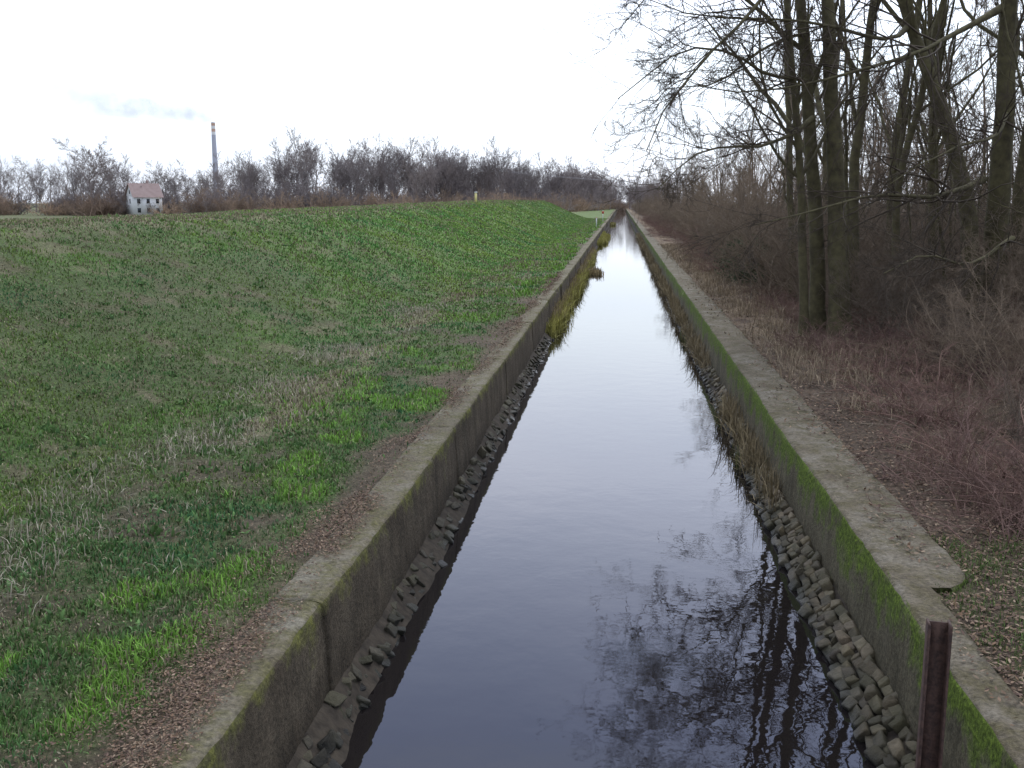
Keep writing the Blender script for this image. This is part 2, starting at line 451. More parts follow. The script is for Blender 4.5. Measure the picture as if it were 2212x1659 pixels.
hue = fbm(xx*.7, yy*.5, 88)[:, None]
col = col*(1+np.array([.9, .3, -.2])*(hue-.5)*2)
col = col*(1-lush[:, None])+np.array([.175, .33, .048])*lush[:, None]
isdry = rng.random(n) < np.clip(dry*.70+.06+.25*(1-cov)*(yy < 40), 0, .85)
col = np.where(isdry[:, None], np.array([.31, .26, .165])*rng.uniform(.4, 1.2, (n, 1)), col*rng.uniform(.6, 1.4, (n, 1)))
ol = rng.random(n) < .20
col = np.where((ol & ~isdry)[:, None], np.array([.14, .138, .062])*rng.uniform(.6, 1.2, (n, 1)), col)
hh = (.024+.030*rng.random(n)+.075*lush*rng.random(n)+.03*clump[keep]*rng.random(n))*(1+far*1.0)
ww = (.0050+.0009*np.minimum(yy, 110))*rng.uniform(.7, 1.3, n)
v, f, c = blades(xx, yy, gz(xx, yy), hh, ww, col, rng, .95)
mk_obj('grass', mk_mesh('grass', v, f, c, False, [M_blade]))
print('grass', n)

def clumps(name, cx, cy, cz, per, spread, h, w, colr, rng, lean=.35):
    cx = np.repeat(cx, per); cy = np.repeat(cy, per); cz = np.repeat(cz, per)
    n = len(cx)
    x = cx+rng.normal(0, 1, n)*spread; y = cy+rng.normal(0, 1, n)*spread*1.5
    hh = h*rng.uniform(.4, 1.1, n); ww = w*(1+y*.05)*rng.uniform(.7, 1.3, n)
    c = np.array(colr[0])+(np.array(colr[1])-np.array(colr[0]))*rng.random((n, 1)); c = c*rng.uniform(.75, 1.2, (n, 1))
    v, f, c = blades(x, y, cz, hh, ww, c, rng, lean)
    return mk_obj(name, mk_mesh(name, v, f, c, False, [M_blade]))
cy = np.concatenate([rng.uniform(30, 58, 110), rng.uniform(58, 78, 40), rng.uniform(95, 130, 60)])
clumps('sedge', -2.0+rng.normal(0, .08, len(cy)), cy, np.full(len(cy), .02), 50, .08, .58, .009, ((.22, .21, .06), (.50, .46, .14)), rng, .6)
cy = rng.uniform(30, 80, 90)
clumps('dry_reeds', -2.08+rng.normal(0, .05, 90), cy, np.full(90, .1), 30, .08, .68, .007, ((.20, .15, .09), (.38, .30, .18)), rng, .6)
clumps('sedge', rng.uniform(-1.9, -1.4, 30), rng.uniform(100, 122, 30), np.zeros(30), 60, .1, .5, .01, ((.24, .22, .06), (.42, .38, .12)), rng)
clumps('sedge', rng.uniform(-1.9, -1.15, 16), rng.uniform(56, 60, 16), np.zeros(16), 50, .12, .36, .01, ((.16, .13, .06), (.33, .24, .12)), rng, .9)
clumps('sedge', rng.uniform(-1.8, -1.2, 14), rng.uniform(180, 192, 14), np.zeros(14), 50, .12, .5, .012, ((.2, .18, .06), (.35, .3, .12)), rng, .6)
cy = np.concatenate([rng.uniform(12.5, 19, 40), rng.uniform(24, 60, 130), rng.uniform(60, 120, 90)])
clumps('dry_reeds', 2.03+rng.normal(0, .05, len(cy)), cy, np.full(len(cy), .10), 34, .08, .55, .006, ((.15, .115, .065), (.32, .25, .14)), rng, .8)
clumps('dry_reeds', np.array([1.80, 1.82, 1.79, 1.83, 1.81]), np.array([15.2, 15.5, 18.3, 29., 30.]), np.zeros(5), 14, .03, .4, .006, ((.06, .07, .03), (.16, .16, .05)), rng, .2)
cx = np.concatenate([rng.uniform(3.0, 4.8, 420), rng.uniform(3.3, 8, 110)]); cy = np.concatenate([rng.uniform(17, 75, 420), rng.uniform(8, 24, 110)])
clumps('dry_grass', cx, cy, gz(cx, cy), 40, .20, .34, .006, ((.16, .12, .078), (.40, .31, .20)), rng, 1.2)
cx = rng.uniform(2.55, 6, 900); cy = rng.uniform(4.2, 9.5, 900)
clumps('grass', cx, cy, gz(cx, cy), 26, .07, .07, .005, ((.07, .11, .03), (.14, .20, .05)), rng, .9)
cy = rng.uniform(6.5, 34, 620); cx = -5.0+rng.normal(0, .4, 620)-.03*cy; kk = fbm(cx*.8, cy*.5, 67) > .46; cx, cy = cx[kk], cy[kk]
clumps('dry_grass', cx, cy, gz(cx, cy), 20, .18, .17, .006, ((.24, .21, .15), (.50, .44, .33)), rng, 1.25)
cy = np.exp(rng.uniform(math.log(6), math.log(40), 320)); cx = -3.2-rng.random(320)*(.3*cy+1.5)
clumps('weed_plants', cx, cy, gz(cx, cy), 14, .06, .09, .022, ((.06, .12, .035), (.12, .21, .06)), rng, 1.1)

# ---------------------------------------------------------------- leaf litter
def leaves(name, x, y, z, size, rng, palette):
    n = len(x); a = rng.uniform(0, 2*np.pi, n); s = size*rng.uniform(.5, 1.3, n)
    u = np.stack([np.cos(a), np.sin(a), rng.normal(0, .3, n)], 1)*s[:, None]
    w = np.stack([-np.sin(a), np.cos(a), rng.normal(0, .3, n)], 1)*s[:, None]*.45
    P = np.stack([x, y, z+.012+rng.random(n)*.015], 1)
    V = np.stack([P-u, P+w, P+u, P-w], 1).reshape(-1, 3)
    F = np.arange(n*4).reshape(n, 4)
    pal = np.array(palette)[rng.integers(0, len(palette), n)]*rng.uniform(.6, 1.3, (n, 1))
    mk_obj(name, mk_mesh(name, V, F, np.repeat(pal, 4, 0), False, [M_litter]))
pal = [(.14, .088, .055), (.18, .12, .08), (.10, .066, .05), (.24, .175, .12), (.125, .082, .062)]
n = 80000
y = np.exp(rng.uniform(math.log(4), math.log(45), n)); x = 2.30+rng.random(n)**1.3*(.5*y+2)
edge = np.where(y > 8, 2.87, 2.5)
onw = (x < edge)
z = np.where(onw, .955, gz(x, y))
k = ~onw | (rng.random(n) < .60*sst(.36, .6, fbm(x*2.2, y*.8, 91))*(.15+1.2*sst(2.3, 2.87, x)))
leaves('leaf_litter', x[k], y[k], z[k], .018*(1+y[k]*.03), rng, pal)
n = 50000
y = np.exp(rng.uniform(math.log(4), math.log(45), n)); x = -2.52-np.abs(rng.normal(0, .30, n))+.22*rng.random(n)
z = np.where(x > -2.61, .957, gz(x, y)+.01); k = (x < -2.30) & (rng.random(n) < .12+1.1*sst(.38, .6, fbm(x*2, y*.6, 95)))
leaves('leaf_litter', x[k], y[k], z[k], .011*(1+y[k]*.03), rng, pal)
n = 70000
y = np.exp(rng.uniform(math.log(4), math.log(30), n)); x = -3.0-rng.random(n)*(.8*y+2)
k = rng.random(n) > gcolor(x, y)[1]*1.2
leaves('leaf_litter', x[k], y[k], gz(x[k], y[k]), .009*(1+y[k]*.04), rng, pal+[(.2, .18, .12), (.10, .12, .05), (.28, .24, .16)])

# ---------------------------------------------------------------- trees
def norm(v): return v/np.maximum(np.linalg.norm(v, axis=-1, keepdims=True), 1e-9)
def polyl(start, d, L, r0, r1, npts, wob, trop, rng):
    n = len(start); P = np.zeros((n, npts, 3)); P[:, 0] = start; d = norm(d)
    st = (L/(npts-1))[:, None]
    for i in range(1, npts):
        d = norm(d+rng.normal(0, wob, (n, 3))+np.array([0, 0, trop]))
        P[:, i] = P[:, i-1]+d*st
    t = np.linspace(0, 1, npts)[None]
    Rr = r0[:, None]*(1-t)+r1[:, None]*t
    return P, Rr
def tubes(P, Rr, sides):
    n, m, _ = P.shape
    T = np.gradient(P, axis=1); T = norm(T)
    ref = np.where(np.abs(T[..., 2:3]) > .9, np.array([1., 0, 0]), np.array([0, 0, 1.]))
    U = norm(np.cross(T, ref)); W = np.cross(T, U)
    a = np.arange(sides)*2*np.pi/sides
    V = P[:, :, None, :]+Rr[:, :, None, None]*(np.cos(a)[None, None, :, None]*U[:, :, None, :]+np.sin(a)[None, None, :, None]*W[:, :, None, :])
    base = (np.arange(n*m*sides)).reshape(n, m, sides)
    a0 = base[:, :-1, :]; a1 = np.roll(base, -1, 2)[:, :-1, :]; b0 = base[:, 1:, :]; b1 = np.roll(base, -1, 2)[:, 1:, :]
    return V.reshape(-1, 3), np.stack([a0, a1, b1, b0], -1).reshape(-1, 4)
def spawn(P, Rr, k, t0, t1, ang, lr, rr, npts, wob, trop, rng, rmin=.003, lmin=.15, taper=.6):
    n, m, _ = P.shape
    par = np.repeat(np.arange(n), k); N_ = len(par)
    t = rng.uniform(t0, t1, N_)*(m-1); i = np.minimum(t.astype(int), m-2); f = (t-i)[:, None]
    s = P[par, i]*(1-f)+P[par, i+1]*f
    tan = norm(P[par, i+1]-P[par, i]); r = Rr[par, i]*(1-f[:, 0])+Rr[par, i+1]*f[:, 0]
    rv = norm(rng.normal(0, 1, (N_, 3))); side = norm(np.cross(tan, rv))
    a = rng.normal(ang, .18, N_)[:, None]
    d = tan*np.cos(a)+side*np.sin(a)
    L = np.linalg.norm(np.diff(P, axis=1), axis=2).sum(1)[par]*lr*rng.uniform(.6, 1.2, N_)*(1.15-taper*t/(m-1))
    L = np.maximum(L, lmin)
    r0 = np.maximum(r*rr, rmin)
    return polyl(s, d, L, r0, np.maximum(r0*.3, rmin*.6), npts, wob, trop, rng)
class Tree:
    def __init__(s): s.parts = []
    def add(s, P, Rr, sides, mi): s.parts.append((P, Rr, sides, mi)); return P, Rr
    def mesh(s, name, mats):
        V = []; F = []; M = []; n0 = 0
        for P, Rr, sd, mi in s.parts:
            v, f = tubes(P, Rr, sd); V.append(v); F.append(f+n0); M.append(np.full(len(f), mi)); n0 += len(v)
        return mk_mesh(name, np.concatenate(V), np.concatenate(F), smooth=True, mats=mats, midx=np.concatenate(M))
def resample(pts, r0, r1, n, rng, wob):
    pts = np.array(pts, float); d = np.r_[0, np.cumsum(np.linalg.norm(np.diff(pts, axis=0), axis=1))]; d /= d[-1]
    t = np.linspace(0, 1, n)
    P = np.stack([np.interp(t, d, pts[:, k]) for k in range(3)], 1)
    for _ in range(2): P[1:-1] = .25*P[:-2]+.5*P[1:-1]+.25*P[2:]
    P[1:-1] += np.cumsum(rng.normal(0, wob, (n-2, 3)), 0)*.6
    Rr = r0+(r1-r0)*t**.8; Rr[0] *= 1.35
    return P[None], Rr[None]

def near_tree(path, r0, rng, limbs=(), top=.03, k1=9, dens=1.0, thin=False):
    T = Tree(); P, Rr = resample(path, r0, top if not thin else .008, 26, rng, .035)
    T.add(P, Rr, 10 if not thin else 6, 0)
    grp = []
    P1, R1 = T.add(*spawn(P, Rr, k1, .22, .98, .55, .32 if not thin else .22, .48, 9, .13, .06, rng, .010 if not thin else .006), 6, 0); grp.append((P1, R1))
    for lp, lr in limbs:
        Pl, Rl = resample(lp, lr, .009, 10, rng, .05); T.add(Pl, Rl, 6, 0); grp.append((Pl, Rl)); grp.append((Pl, Rl))
        T2 = spawn(Pl, Rl, 14, .1, 1, .7, .28, .55, 7, .18, -.03, rng, .006); T.add(*T2, 4, 1); grp.append(T2)
    for gi, (a, b_) in enumerate(grp):
        P2, R2 = T.add(*spawn(a, b_, int(6*dens), .15, 1, .65, .42, .5, 7, .16, .02, rng, .005), 4, 1)
        P3, R3 = T.add(*spawn(P2, R2, int(4*dens), .2, 1, .65, .5, .6, 5, .18, .02, rng, .004), 3, 1)
        if not thin: P4, R4 = T.add(*spawn(P3, R3, 3, .2, 1, .6, .55, .7, 4, .15, .03, rng, .003, .15), 3, 1)
    return T.mesh('bare_tree', [M_bark, M_twig])
rng = np.random.default_rng(33)
G = .93
limbA = [((3.75, 24, 9.6), (3.1, 22, 8.3), (1.9, 20.5, 6.9), (1.0, 20, 5.8), (.45, 19.7, 4.9)), .065]
limbB = [((4.2, 24, 5.8), (3.1, 22.5, 5.0), (1.7, 21.5, 5.15), (.7, 21, 4.2)), .055]
limbC = [((8.6, 26, 4.5), (7.2, 24.4, 4.0), (5.5, 22.5, 4.25), (3.7, 21.2, 3.9), (2.5, 20.5, 3.5)), .08]
limbD = [((8.7, 26, 8.4), (7, 24.5, 7.4), (5.2, 22.8, 6.7), (2.9, 21.8, 5.9), (1.4, 21, 6.2)), .08]
limbE = [((6.6, 26, 8.0), (5.6, 24, 7.4), (3.6, 22.8, 7.9), (1.6, 22, 7.6), (.3, 21.6, 8.0)), .06]
limbF = [((9.0, 26, 6.0), (8.0, 23.6, 5.3), (6.6, 22, 5.0), (5.2, 21, 4.3)), .06]
limbG = [((4.0, 24, 7.6), (3.0, 22.8, 7.2), (1.9, 22, 6.2), (.8, 21.6, 6.2)), .045]
limbH = [((3.5, 23.5, 10.5), (2.2, 21, 8.8), (1.3, 19.5, 8.6), (.4, 18.5, 7.5)), .05]
limbI = [((8.3, 23, 3.2), (7.0, 21.5, 2.6), (5.8, 20, 3.1), (4.7, 19, 2.7)), .05]
limbJ = [((3.0, 23.5, 11), (1.8, 22, 10), (.7, 21, 8.6), (-.1, 20.5, 7.2)), .05]
limbL = [((4.1, 24.2, 6.6), (2.9, 22.6, 6.5), (1.7, 21.4, 7.1), (.4, 20.6, 6.6), (-.1, 20.3, 5.9)), .05]
S = [
 (((4.25, 24, G), (4.0, 24, 4), (3.3, 23.5, 8.3), (2.2, 23, 12.5), (1.6, 22.5, 15.5)), .11, [limbG, limbJ]),
 (((5.05, 24, G), (4.8, 24, 4.5), (4.45, 24, 8.5), (4.0, 23.5, 13), (3.6, 23, 17.5)), .25, [limbL]),
 (((4.62, 24.5, G), (4.3, 24.4, 4.8), (3.8, 24.2, 8.6), (3.1, 23.5, 13), (2.4, 23, 17)), .20, [limbA, limbB, limbH]),
 (((6.2, 28, G), (6.0, 28, 5), (6.4, 28, 9.3), (6.2, 28, 14), (5.8, 28, 18)), .17, []),
 (((8.7, 26, G), (8.2, 26, 4.2), (7.2, 26, 6.8), (6.2, 26, 8.9), (5.2, 25.5, 13), (4.6, 25, 16.5)), .25, [limbE]),
 (((9.2, 26.3, G), (9.0, 26.2, 5), (8.75, 26, 9), (8.8, 26, 14), (8.4, 26, 18)), .34, [limbC, limbD]),
 (((10.2, 28, G), (10.3, 28, 5), (10.7, 28, 9.5), (10.6, 28, 14), (10.9, 28, 18)), .23, []),
 (((9.9, 25, G), (10.1, 25, 5), (9.8, 25, 9), (10.3, 25, 15)), .19, [limbF]),
 (((8.9, 30, G), (8.5, 30, 5), (8.5, 30, 10), (8.0, 30, 17)), .15, []),
 (((8.1, 32, G), (8.0, 32, 5.5), (8.6, 32, 11), (8.9, 32, 18)), .17, []),
 (((7.0, 27, G), (6.9, 27, 4.5), (7.7, 27, 8.8), (7.9, 27, 15)), .12, []),
 (((9.7, 23.5, G), (9.2, 23.5, 4), (8.4, 23.3, 8), (7.0, 23, 15)), .16, [limbI]),
 (((12., 27, G), (12.2, 27, 5), (12.0, 27, 10), (12.6, 27, 17)), .2, []),
 (((11.2, 22, G), (11.0, 22, 4), (10.0, 22, 8), (8.2, 22, 14)), .17, []),
 (((5.6, 34, G), (5.3, 34, 5), (4.9, 34, 9), (4.6, 33, 14)), .14, []),
 (((7.4, 38, G), (7.2, 38, 6), (7.6, 38, 11), (7.3, 38, 16)), .17, []),
 (((10.5, 37, G), (10.6, 37, 6), (10.2, 37, 11), (10.6, 37, 17)), .18, []),
]
for path, r0, limbs in S:
    mk_obj('bare_tree', near_tree(path, r0, rng, limbs))
for i in range(32):
    y = rng.uniform(17, 42); x = rng.uniform(4.6 if y > 22 else 6.2, 5.5+y*.33); H = rng.uniform(6, 13); lx = rng.normal(-.9, .9)
    mk_obj('sapling', near_tree(((x, y, .95), (x+lx*.2, y, H*.35), (x+lx*.7+rng.normal(0, .3), y, H*.7), (x+lx*1.4, y, H)), rng.uniform(.025, .07), rng, thin=True, k1=10))

def gen_tree(H, rng, spread=.5, rt=.03, k=(12, 7, 6, 3), r0=.2, tw=.02, t0=.18, l1=.42, trunk=.93, taper=.6):
    T = Tree(); P, Rr = resample([(0, 0, 0), (rng.normal(0, .2), rng.normal(0, .2), H*trunk*.35), (rng.normal(0, .4), rng.normal(0, .4), H*trunk*.7), (rng.normal(0, .5), 0, H*trunk)], r0, rt, 14, rng, .06)
    T.add(P, Rr, 5, 0)
    a = T.add(*spawn(P, Rr, k[0], t0, .98, spread, l1, .5, 7, .12, .10, rng, tw*1.5, taper=taper), 4, 0)
    b_ = T.add(*spawn(*a, k[1], .2, 1, .6, .42, .55, 5, .15, .06, rng, tw*1.1), 3, 0)
    c = T.add(*spawn(*b_, k[2], .2, 1, .6, .5, .6, 4, .16, .05, rng, tw*.85), 3, 0)
    if k[3]: T.add(*spawn(*c, k[3], .2, 1, .6, .6, .7, 3, .15, .03, rng, tw*.7), 3, 0)
    return T
def gen_shrub(H, rng, stems=16, tw=.006, k=(8, 5, 3), arch=-.03, spread=.5, bx=.5):
    T = Tree()
    st = np.stack([rng.normal(0, bx, stems), rng.normal(0, bx, stems), np.full(stems, -.05)], 1)
    d = np.stack([rng.normal(0, spread, stems), rng.normal(0, spread, stems), np.ones(stems)], 1)
    P, Rr = T.add(*polyl(st, d, H*rng.uniform(.7, 1.15, stems), np.full(stems, tw*3), np.full(stems, tw), 8, .12, arch, rng), 4, 0)
    a = T.add(*spawn(P, Rr, k[0], .12, 1, .7, .4, .6, 5, .16, .02, rng, tw), 3, 0)
    b_ = T.add(*spawn(*a, k[1], .15, 1, .7, .5, .7, 4, .16, .02, rng, tw*.8), 3, 0)
    if k[2]: T.add(*spawn(*b_, k[2], .2, 1, .7, .55, .7, 3, .16, .0, rng, tw*.6), 3, 0)
    return T
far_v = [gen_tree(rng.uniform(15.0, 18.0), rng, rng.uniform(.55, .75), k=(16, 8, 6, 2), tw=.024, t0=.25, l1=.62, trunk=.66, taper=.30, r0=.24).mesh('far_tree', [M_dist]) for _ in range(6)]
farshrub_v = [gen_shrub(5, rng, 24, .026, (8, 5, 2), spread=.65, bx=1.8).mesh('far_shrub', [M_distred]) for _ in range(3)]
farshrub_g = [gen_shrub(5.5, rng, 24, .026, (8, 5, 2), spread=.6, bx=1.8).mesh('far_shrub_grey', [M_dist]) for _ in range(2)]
mid_v = [gen_tree(rng.uniform(9, 12), rng, .55, k=(12, 7, 5, 3), r0=.13, tw=.010, rt=.02).mesh('mid_tree', [M_shrub]) for _ in range(4)]
shrub_v = [gen_shrub(rng.uniform(3, 4.2), rng, 16, .006, (7, 5, 3)).mesh('shrub', [M_shrub]) for _ in range(5)]
bram_v = [gen_shrub(1.5, rng, 26, .0045, (6, 4, 0), -.16, .9, .45).mesh('bramble', [M_bramble]) for _ in range(4)]

def scatter(parent, meshes, pts, smin, smax, rng, zfun=gz, name='clump', zs=1.0):
    for (x, y) in pts:
        o = mk_obj(name, meshes[rng.integers(len(meshes))], parent)
        o.location = (x, y, float(zfun(x, y))-.05); s = rng.uniform(smin, smax)
        o.scale = (s*rng.uniform(.9, 1.15), s*rng.uniform(.9, 1.15), s*zs*rng.uniform(.85, 1.1)); o.rotation_euler = (rng.normal(0, .03), rng.normal(0, .03), rng.uniform(0, 6.28))
def along(poly, n, jitter, rng):
    poly = np.array(poly, float); d = np.r_[0, np.cumsum(np.linalg.norm(np.diff(poly, axis=0), axis=1))]; t = np.sort(rng.uniform(0, d[-1], n))
    return np.stack([np.interp(t, d, poly[:, 0])+rng.normal(0, jitter, n), np.interp(t, d, poly[:, 1])+rng.normal(0, jitter, n)], 1)
tl = empty('distant_treeline')
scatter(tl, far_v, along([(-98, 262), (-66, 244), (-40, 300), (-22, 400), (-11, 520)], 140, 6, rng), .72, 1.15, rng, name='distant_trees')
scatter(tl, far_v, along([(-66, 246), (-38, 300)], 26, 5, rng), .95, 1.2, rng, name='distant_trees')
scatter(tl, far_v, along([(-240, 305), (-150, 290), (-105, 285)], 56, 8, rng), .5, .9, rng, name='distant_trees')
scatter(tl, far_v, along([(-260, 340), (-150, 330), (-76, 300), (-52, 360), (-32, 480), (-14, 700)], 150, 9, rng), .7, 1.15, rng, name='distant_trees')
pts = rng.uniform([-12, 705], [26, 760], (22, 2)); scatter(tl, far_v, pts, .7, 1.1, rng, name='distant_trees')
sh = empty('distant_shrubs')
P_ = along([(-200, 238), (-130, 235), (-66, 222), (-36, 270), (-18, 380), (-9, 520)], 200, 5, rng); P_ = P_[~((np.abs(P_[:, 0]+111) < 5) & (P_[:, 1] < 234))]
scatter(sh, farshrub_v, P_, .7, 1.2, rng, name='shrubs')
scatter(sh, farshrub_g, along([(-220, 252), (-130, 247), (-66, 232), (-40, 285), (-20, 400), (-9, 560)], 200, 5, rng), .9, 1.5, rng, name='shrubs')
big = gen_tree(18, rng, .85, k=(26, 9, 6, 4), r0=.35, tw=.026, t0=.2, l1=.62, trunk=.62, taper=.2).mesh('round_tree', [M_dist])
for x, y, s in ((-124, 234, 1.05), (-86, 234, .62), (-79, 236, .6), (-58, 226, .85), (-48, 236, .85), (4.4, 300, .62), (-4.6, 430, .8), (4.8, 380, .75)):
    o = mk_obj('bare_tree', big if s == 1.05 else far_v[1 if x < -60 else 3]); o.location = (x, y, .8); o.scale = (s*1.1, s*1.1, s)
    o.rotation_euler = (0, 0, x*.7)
wd = empty('bare_woodland')
pts = []
for u, v in rng.uniform(0, 1, (150, 2)):
    y = 50+v**1.5*400; pts.append((6.5+u*(14+y*.05)+y*.002, y))
scatter(wd, mid_v, pts, .6, .95, rng, name='trees')
pts = [(rng.uniform(9, 34), rng.uniform(34, 70)) for _ in range(44)]
scatter(wd, mid_v, pts, .7, 1.1, rng, name='trees')
pts = [(4.5+rng.uniform(0, 11), y) for y in rng.uniform(230, 640, 50)]
scatter(wd, far_v, pts, .45, .75, rng, name='trees')
th = empty('bare_shrub_thicket')
pts = [(5.4+abs(rng.normal(0, 2.4)), y) for y in 32+rng.random(170)**1.4*300]
scatter(th, shrub_v, pts, .7, 1.25, rng, name='shrubs')
pts = [(rng.uniform(8, 28), rng.uniform(23, 48)) for _ in range(160)]
scatter(th, shrub_v, pts, .6, 1.15, rng, name='shrubs')
pts = [(rng.uniform(5.4, 11), rng.uniform(14, 28)) for _ in range(40)]
scatter(th, shrub_v, pts, .3, .68, rng, name='shrubs')
pts = [(5.0+rng.uniform(0, 3.5), y) for y in rng.uniform(9.5, 15, 11)]
scatter(th, shrub_v, pts, .25, .5, rng, name='shrubs')
br = empty('bramble_patch')
pts = [(3.8+(y-8)*.02+rng.random()**1.1*(1.2+y*.3), y) for y in 8.6+rng.random(180)*28]
scatter(br, bram_v, pts, .4, .85, rng, name='brambles', zs=.75)
pts = [(4.8+rng.random()*1.5, y) for y in 36+rng.random(80)*150]
scatter(br, bram_v, pts, .8, 1.5, rng, name='brambles')

n = 5200; u = norm(rng.normal(0, 1, (n, 3)))*rng.uniform(.45, 1, (n, 1))*np.array([1.1, 2.4, 1.15])
u *= (.6+.8*vnoise(u[:, 0]*2.4+u[:, 2]*1.7, u[:, 1]*2.2, 5))[:, None]
k = u[:, 2] > -1.1; u = u[k]; n = len(u)
a = norm(rng.normal(0, 1, (n, 3))); b2 = norm(np.cross(a, rng.normal(0, 1, (n, 3)))); s = .05
V = np.stack([u-a*s, u+b2*s*.6, u+a*s, u-b2*s*.6], 1).reshape(-1, 3)
cc = np.repeat(np.array([.065, .085, .045])*rng.uniform(.5, 1.6, (n, 1)), 4, 0)
o = mk_obj('ivy_bush', mk_mesh('ivy_bush', V, np.arange(4*n).reshape(n, 4), cc, False, [M_litter])); o.location = (4.9, 40, 1.7)

T = Tree(); n = 200
s = np.stack([rng.uniform(3.1, 8, n), rng.uniform(7, 30, n), np.zeros(n)], 1); s[:, 2] = gz(s[:, 0], s[:, 1])+.04
d = np.stack([rng.normal(0, 1, n)+.4, rng.normal(0, 1, n), rng.normal(0, .08, n)], 1)
T.add(*polyl(s, d, rng.uniform(.2, .8, n), np.full(n, .007), np.full(n, .003), 5, .08, 0, rng), 4, 0)
mk_obj('fallen_sticks', T.mesh('fallen_sticks', [simple('dead_wood', (.16, .125, .09), (.29, .24, .18), 4, bstr=0)]))

# ---------------------------------------------------------------- steel post (H section)
M_rust = simple('rusty_steel', (.030, .018, .015), (.075, .042, .032), 30, rough=.7, bstr=.5)
B = Boxes(); zt = CAMZ-2.14; hgt = zt+.6
B.box((-.052, 0, zt-hgt/2), (.012, .10, hgt)); B.box((.052, 0, zt-hgt/2), (.012, .10, hgt)); B.box((0, .02, zt-hgt/2-.002), (.092, .010, hgt))
o = B.obj('steel_post', [M_rust], loc=(1.675, 5.2, 0)); o.rotation_euler = (0, .0, -.15)

# ---------------------------------------------------------------- chimney + smoke
def lathe(name, prof, mats, midx, seg=28):
    V = []; F = []; M = []
    for i, (r, z) in enumerate(prof):
        for k in range(seg):
            a = 2*math.pi*k/seg; V.append((r*math.cos(a), r*math.sin(a), z))
    for i in range(len(prof)-1):
        for k in range(seg):
            F.append((i*seg+k, i*seg+(k+1) % seg, (i+1)*seg+(k+1) % seg, (i+1)*seg+k)); M.append(midx[i])
    return mk_mesh(name, V, F, smooth=True, mats=mats, midx=M)
M_chim = simple('chimney_concrete_hazed', (.42, .42, .49), (.47, .47, .54), .02, bstr=0)  # grey-blue shaft colour has the distance haze painted in
M_cw = simple('chimney_white', (.72, .70, .70), (.78, .76, .76), .05, bstr=0); M_cr = simple('chimney_red', (.55, .36, .28), (.6, .4, .32), .05, bstr=0)
o = empty('factory_chimney', (-561, 1400, 0))
prof = [(5.6, 0), (4.8, 40), (4.1, 80), (3.8, 96), (3.75, 100), (3.7, 104), (3.65, 108), (3.6, 111.5), (3.7, 111.8), (3.7, 113), (3.0, 113), (2.9, 108)]
prof = [(r*.76, z) for r, z in prof]
mk_obj('shaft', lathe('shaft', prof, [M_chim, M_cw, M_cr], [0, 0, 0, 1, 2, 1, 2, 1, 1, 0, 0]), o)
m = bpy.data.materials.new('smoke'); m.use_nodes = True; nt = m.node_tree; nt.nodes.clear()
out = N(nt, 'ShaderNodeOutputMaterial'); pv = N(nt, 'ShaderNodeVolumePrincipled'); nt.links.new(pv.outputs[0], out.inputs['Volume'])
pv.inputs['Color'].default_value = (.70, .72, .77, 1); pv.inputs['Anisotropy'].default_value = .0
p = pos(nt); nz = noise(nt, .045, 4, p, .6)
rr = ramp(nt, nz.outputs['Fac'], [(.36, (0, 0, 0)), (.62, (1, 1, 1))])
spx = N(nt, 'ShaderNodeSeparateXYZ'); nt.links.new(p, spx.inputs[0])
fade = N(nt, 'ShaderNodeMapRange'); nt.links.new(spx.outputs['X'], fade.inputs['Value'])
fade.inputs['From Min'].default_value = -830; fade.inputs['From Max'].default_value = -565; fade.inputs['To Min'].default_value = .002; fade.inputs['To Max'].default_value = .036
nt.links.new(math_(nt, 'MULTIPLY', rr.outputs['Color'], fade.outputs[0]), pv.inputs['Density'])
pts = np.array([(-561, 1400, 114.5), (-572, 1402, 119), (-600, 1400, 126), (-650, 1400, 131), (-710, 1398, 138), (-770, 1395, 152), (-815, 1390, 165)], float)
t = np.linspace(0, 6, 40); P = np.stack([np.interp(t, range(7), pts[:, k]) for k in range(3)], 1)
for _ in range(3): P[1:-1] = .25*P[:-2]+.5*P[1:-1]+.25*P[2:]
rad = 2.2+np.minimum(t*3.6, 15)+vnoise(t*2.2, t*0, 8)*3; rad[0] = .8; rad[-1] = .5; rad[-2] = 6
v, f = tubes(P[None], rad[None], 14)
mk_obj('smoke_plume', mk_mesh('smoke_plume', v, f, smooth=True, mats=[m]))

# ---------------------------------------------------------------- house (far left, half hidden by shrubs)
o = empty('white_house', (-111, 233, .9)); o.rotation_euler = (0, 0, .75); o.scale = (.72, .72, .80)
B = Boxes(); B.box((0, 0, 2.8), (9, 8, 5.6), 0); B.obj('walls', [M_white], o)
V = [(-4.5, -4, 5.6), (4.5, -4, 5.6), (4.5, 4, 5.6), (-4.5, 4, 5.6), (-4.5, 0, 9.2), (4.5, 0, 9.2)]
me = bpy.data.meshes.new('gables'); me.from_pydata(V, [], [(0, 3, 4), (1, 5, 2)]); me.materials.append(M_white); mk_obj('gables', me, o)
V = []
for s in (-1, 1):
    V += [(-5, s*4.5, 5.25), (5, s*4.5, 5.25), (5, 0, 9.35), (-5, 0, 9.35)]
me = bpy.data.meshes.new('roof'); me.from_pydata(V, [], [(0, 1, 2, 3), (4, 5, 6, 7)]); me.materials.append(M_roof); mk_obj('roof', me, o)
B = Boxes()
for xx_ in (-3, 0, 3):
    for zz in (1.6, 4.2): B.box((xx_, -4.02, zz), (1.0, .06, 1.3))
for s in (-1, 1): B.box((s*4.52, 0, 4.2), (.06, 1, 1.3)); B.box((s*4.52, 0, 6.8), (.06, .9, 1.0))
B.obj('windows', [M_glass], o)
B = Boxes(); B.box((1.5, .6, 9.4), (.7, .7, 1.6)); B.obj('chimney', [M_roof], o)

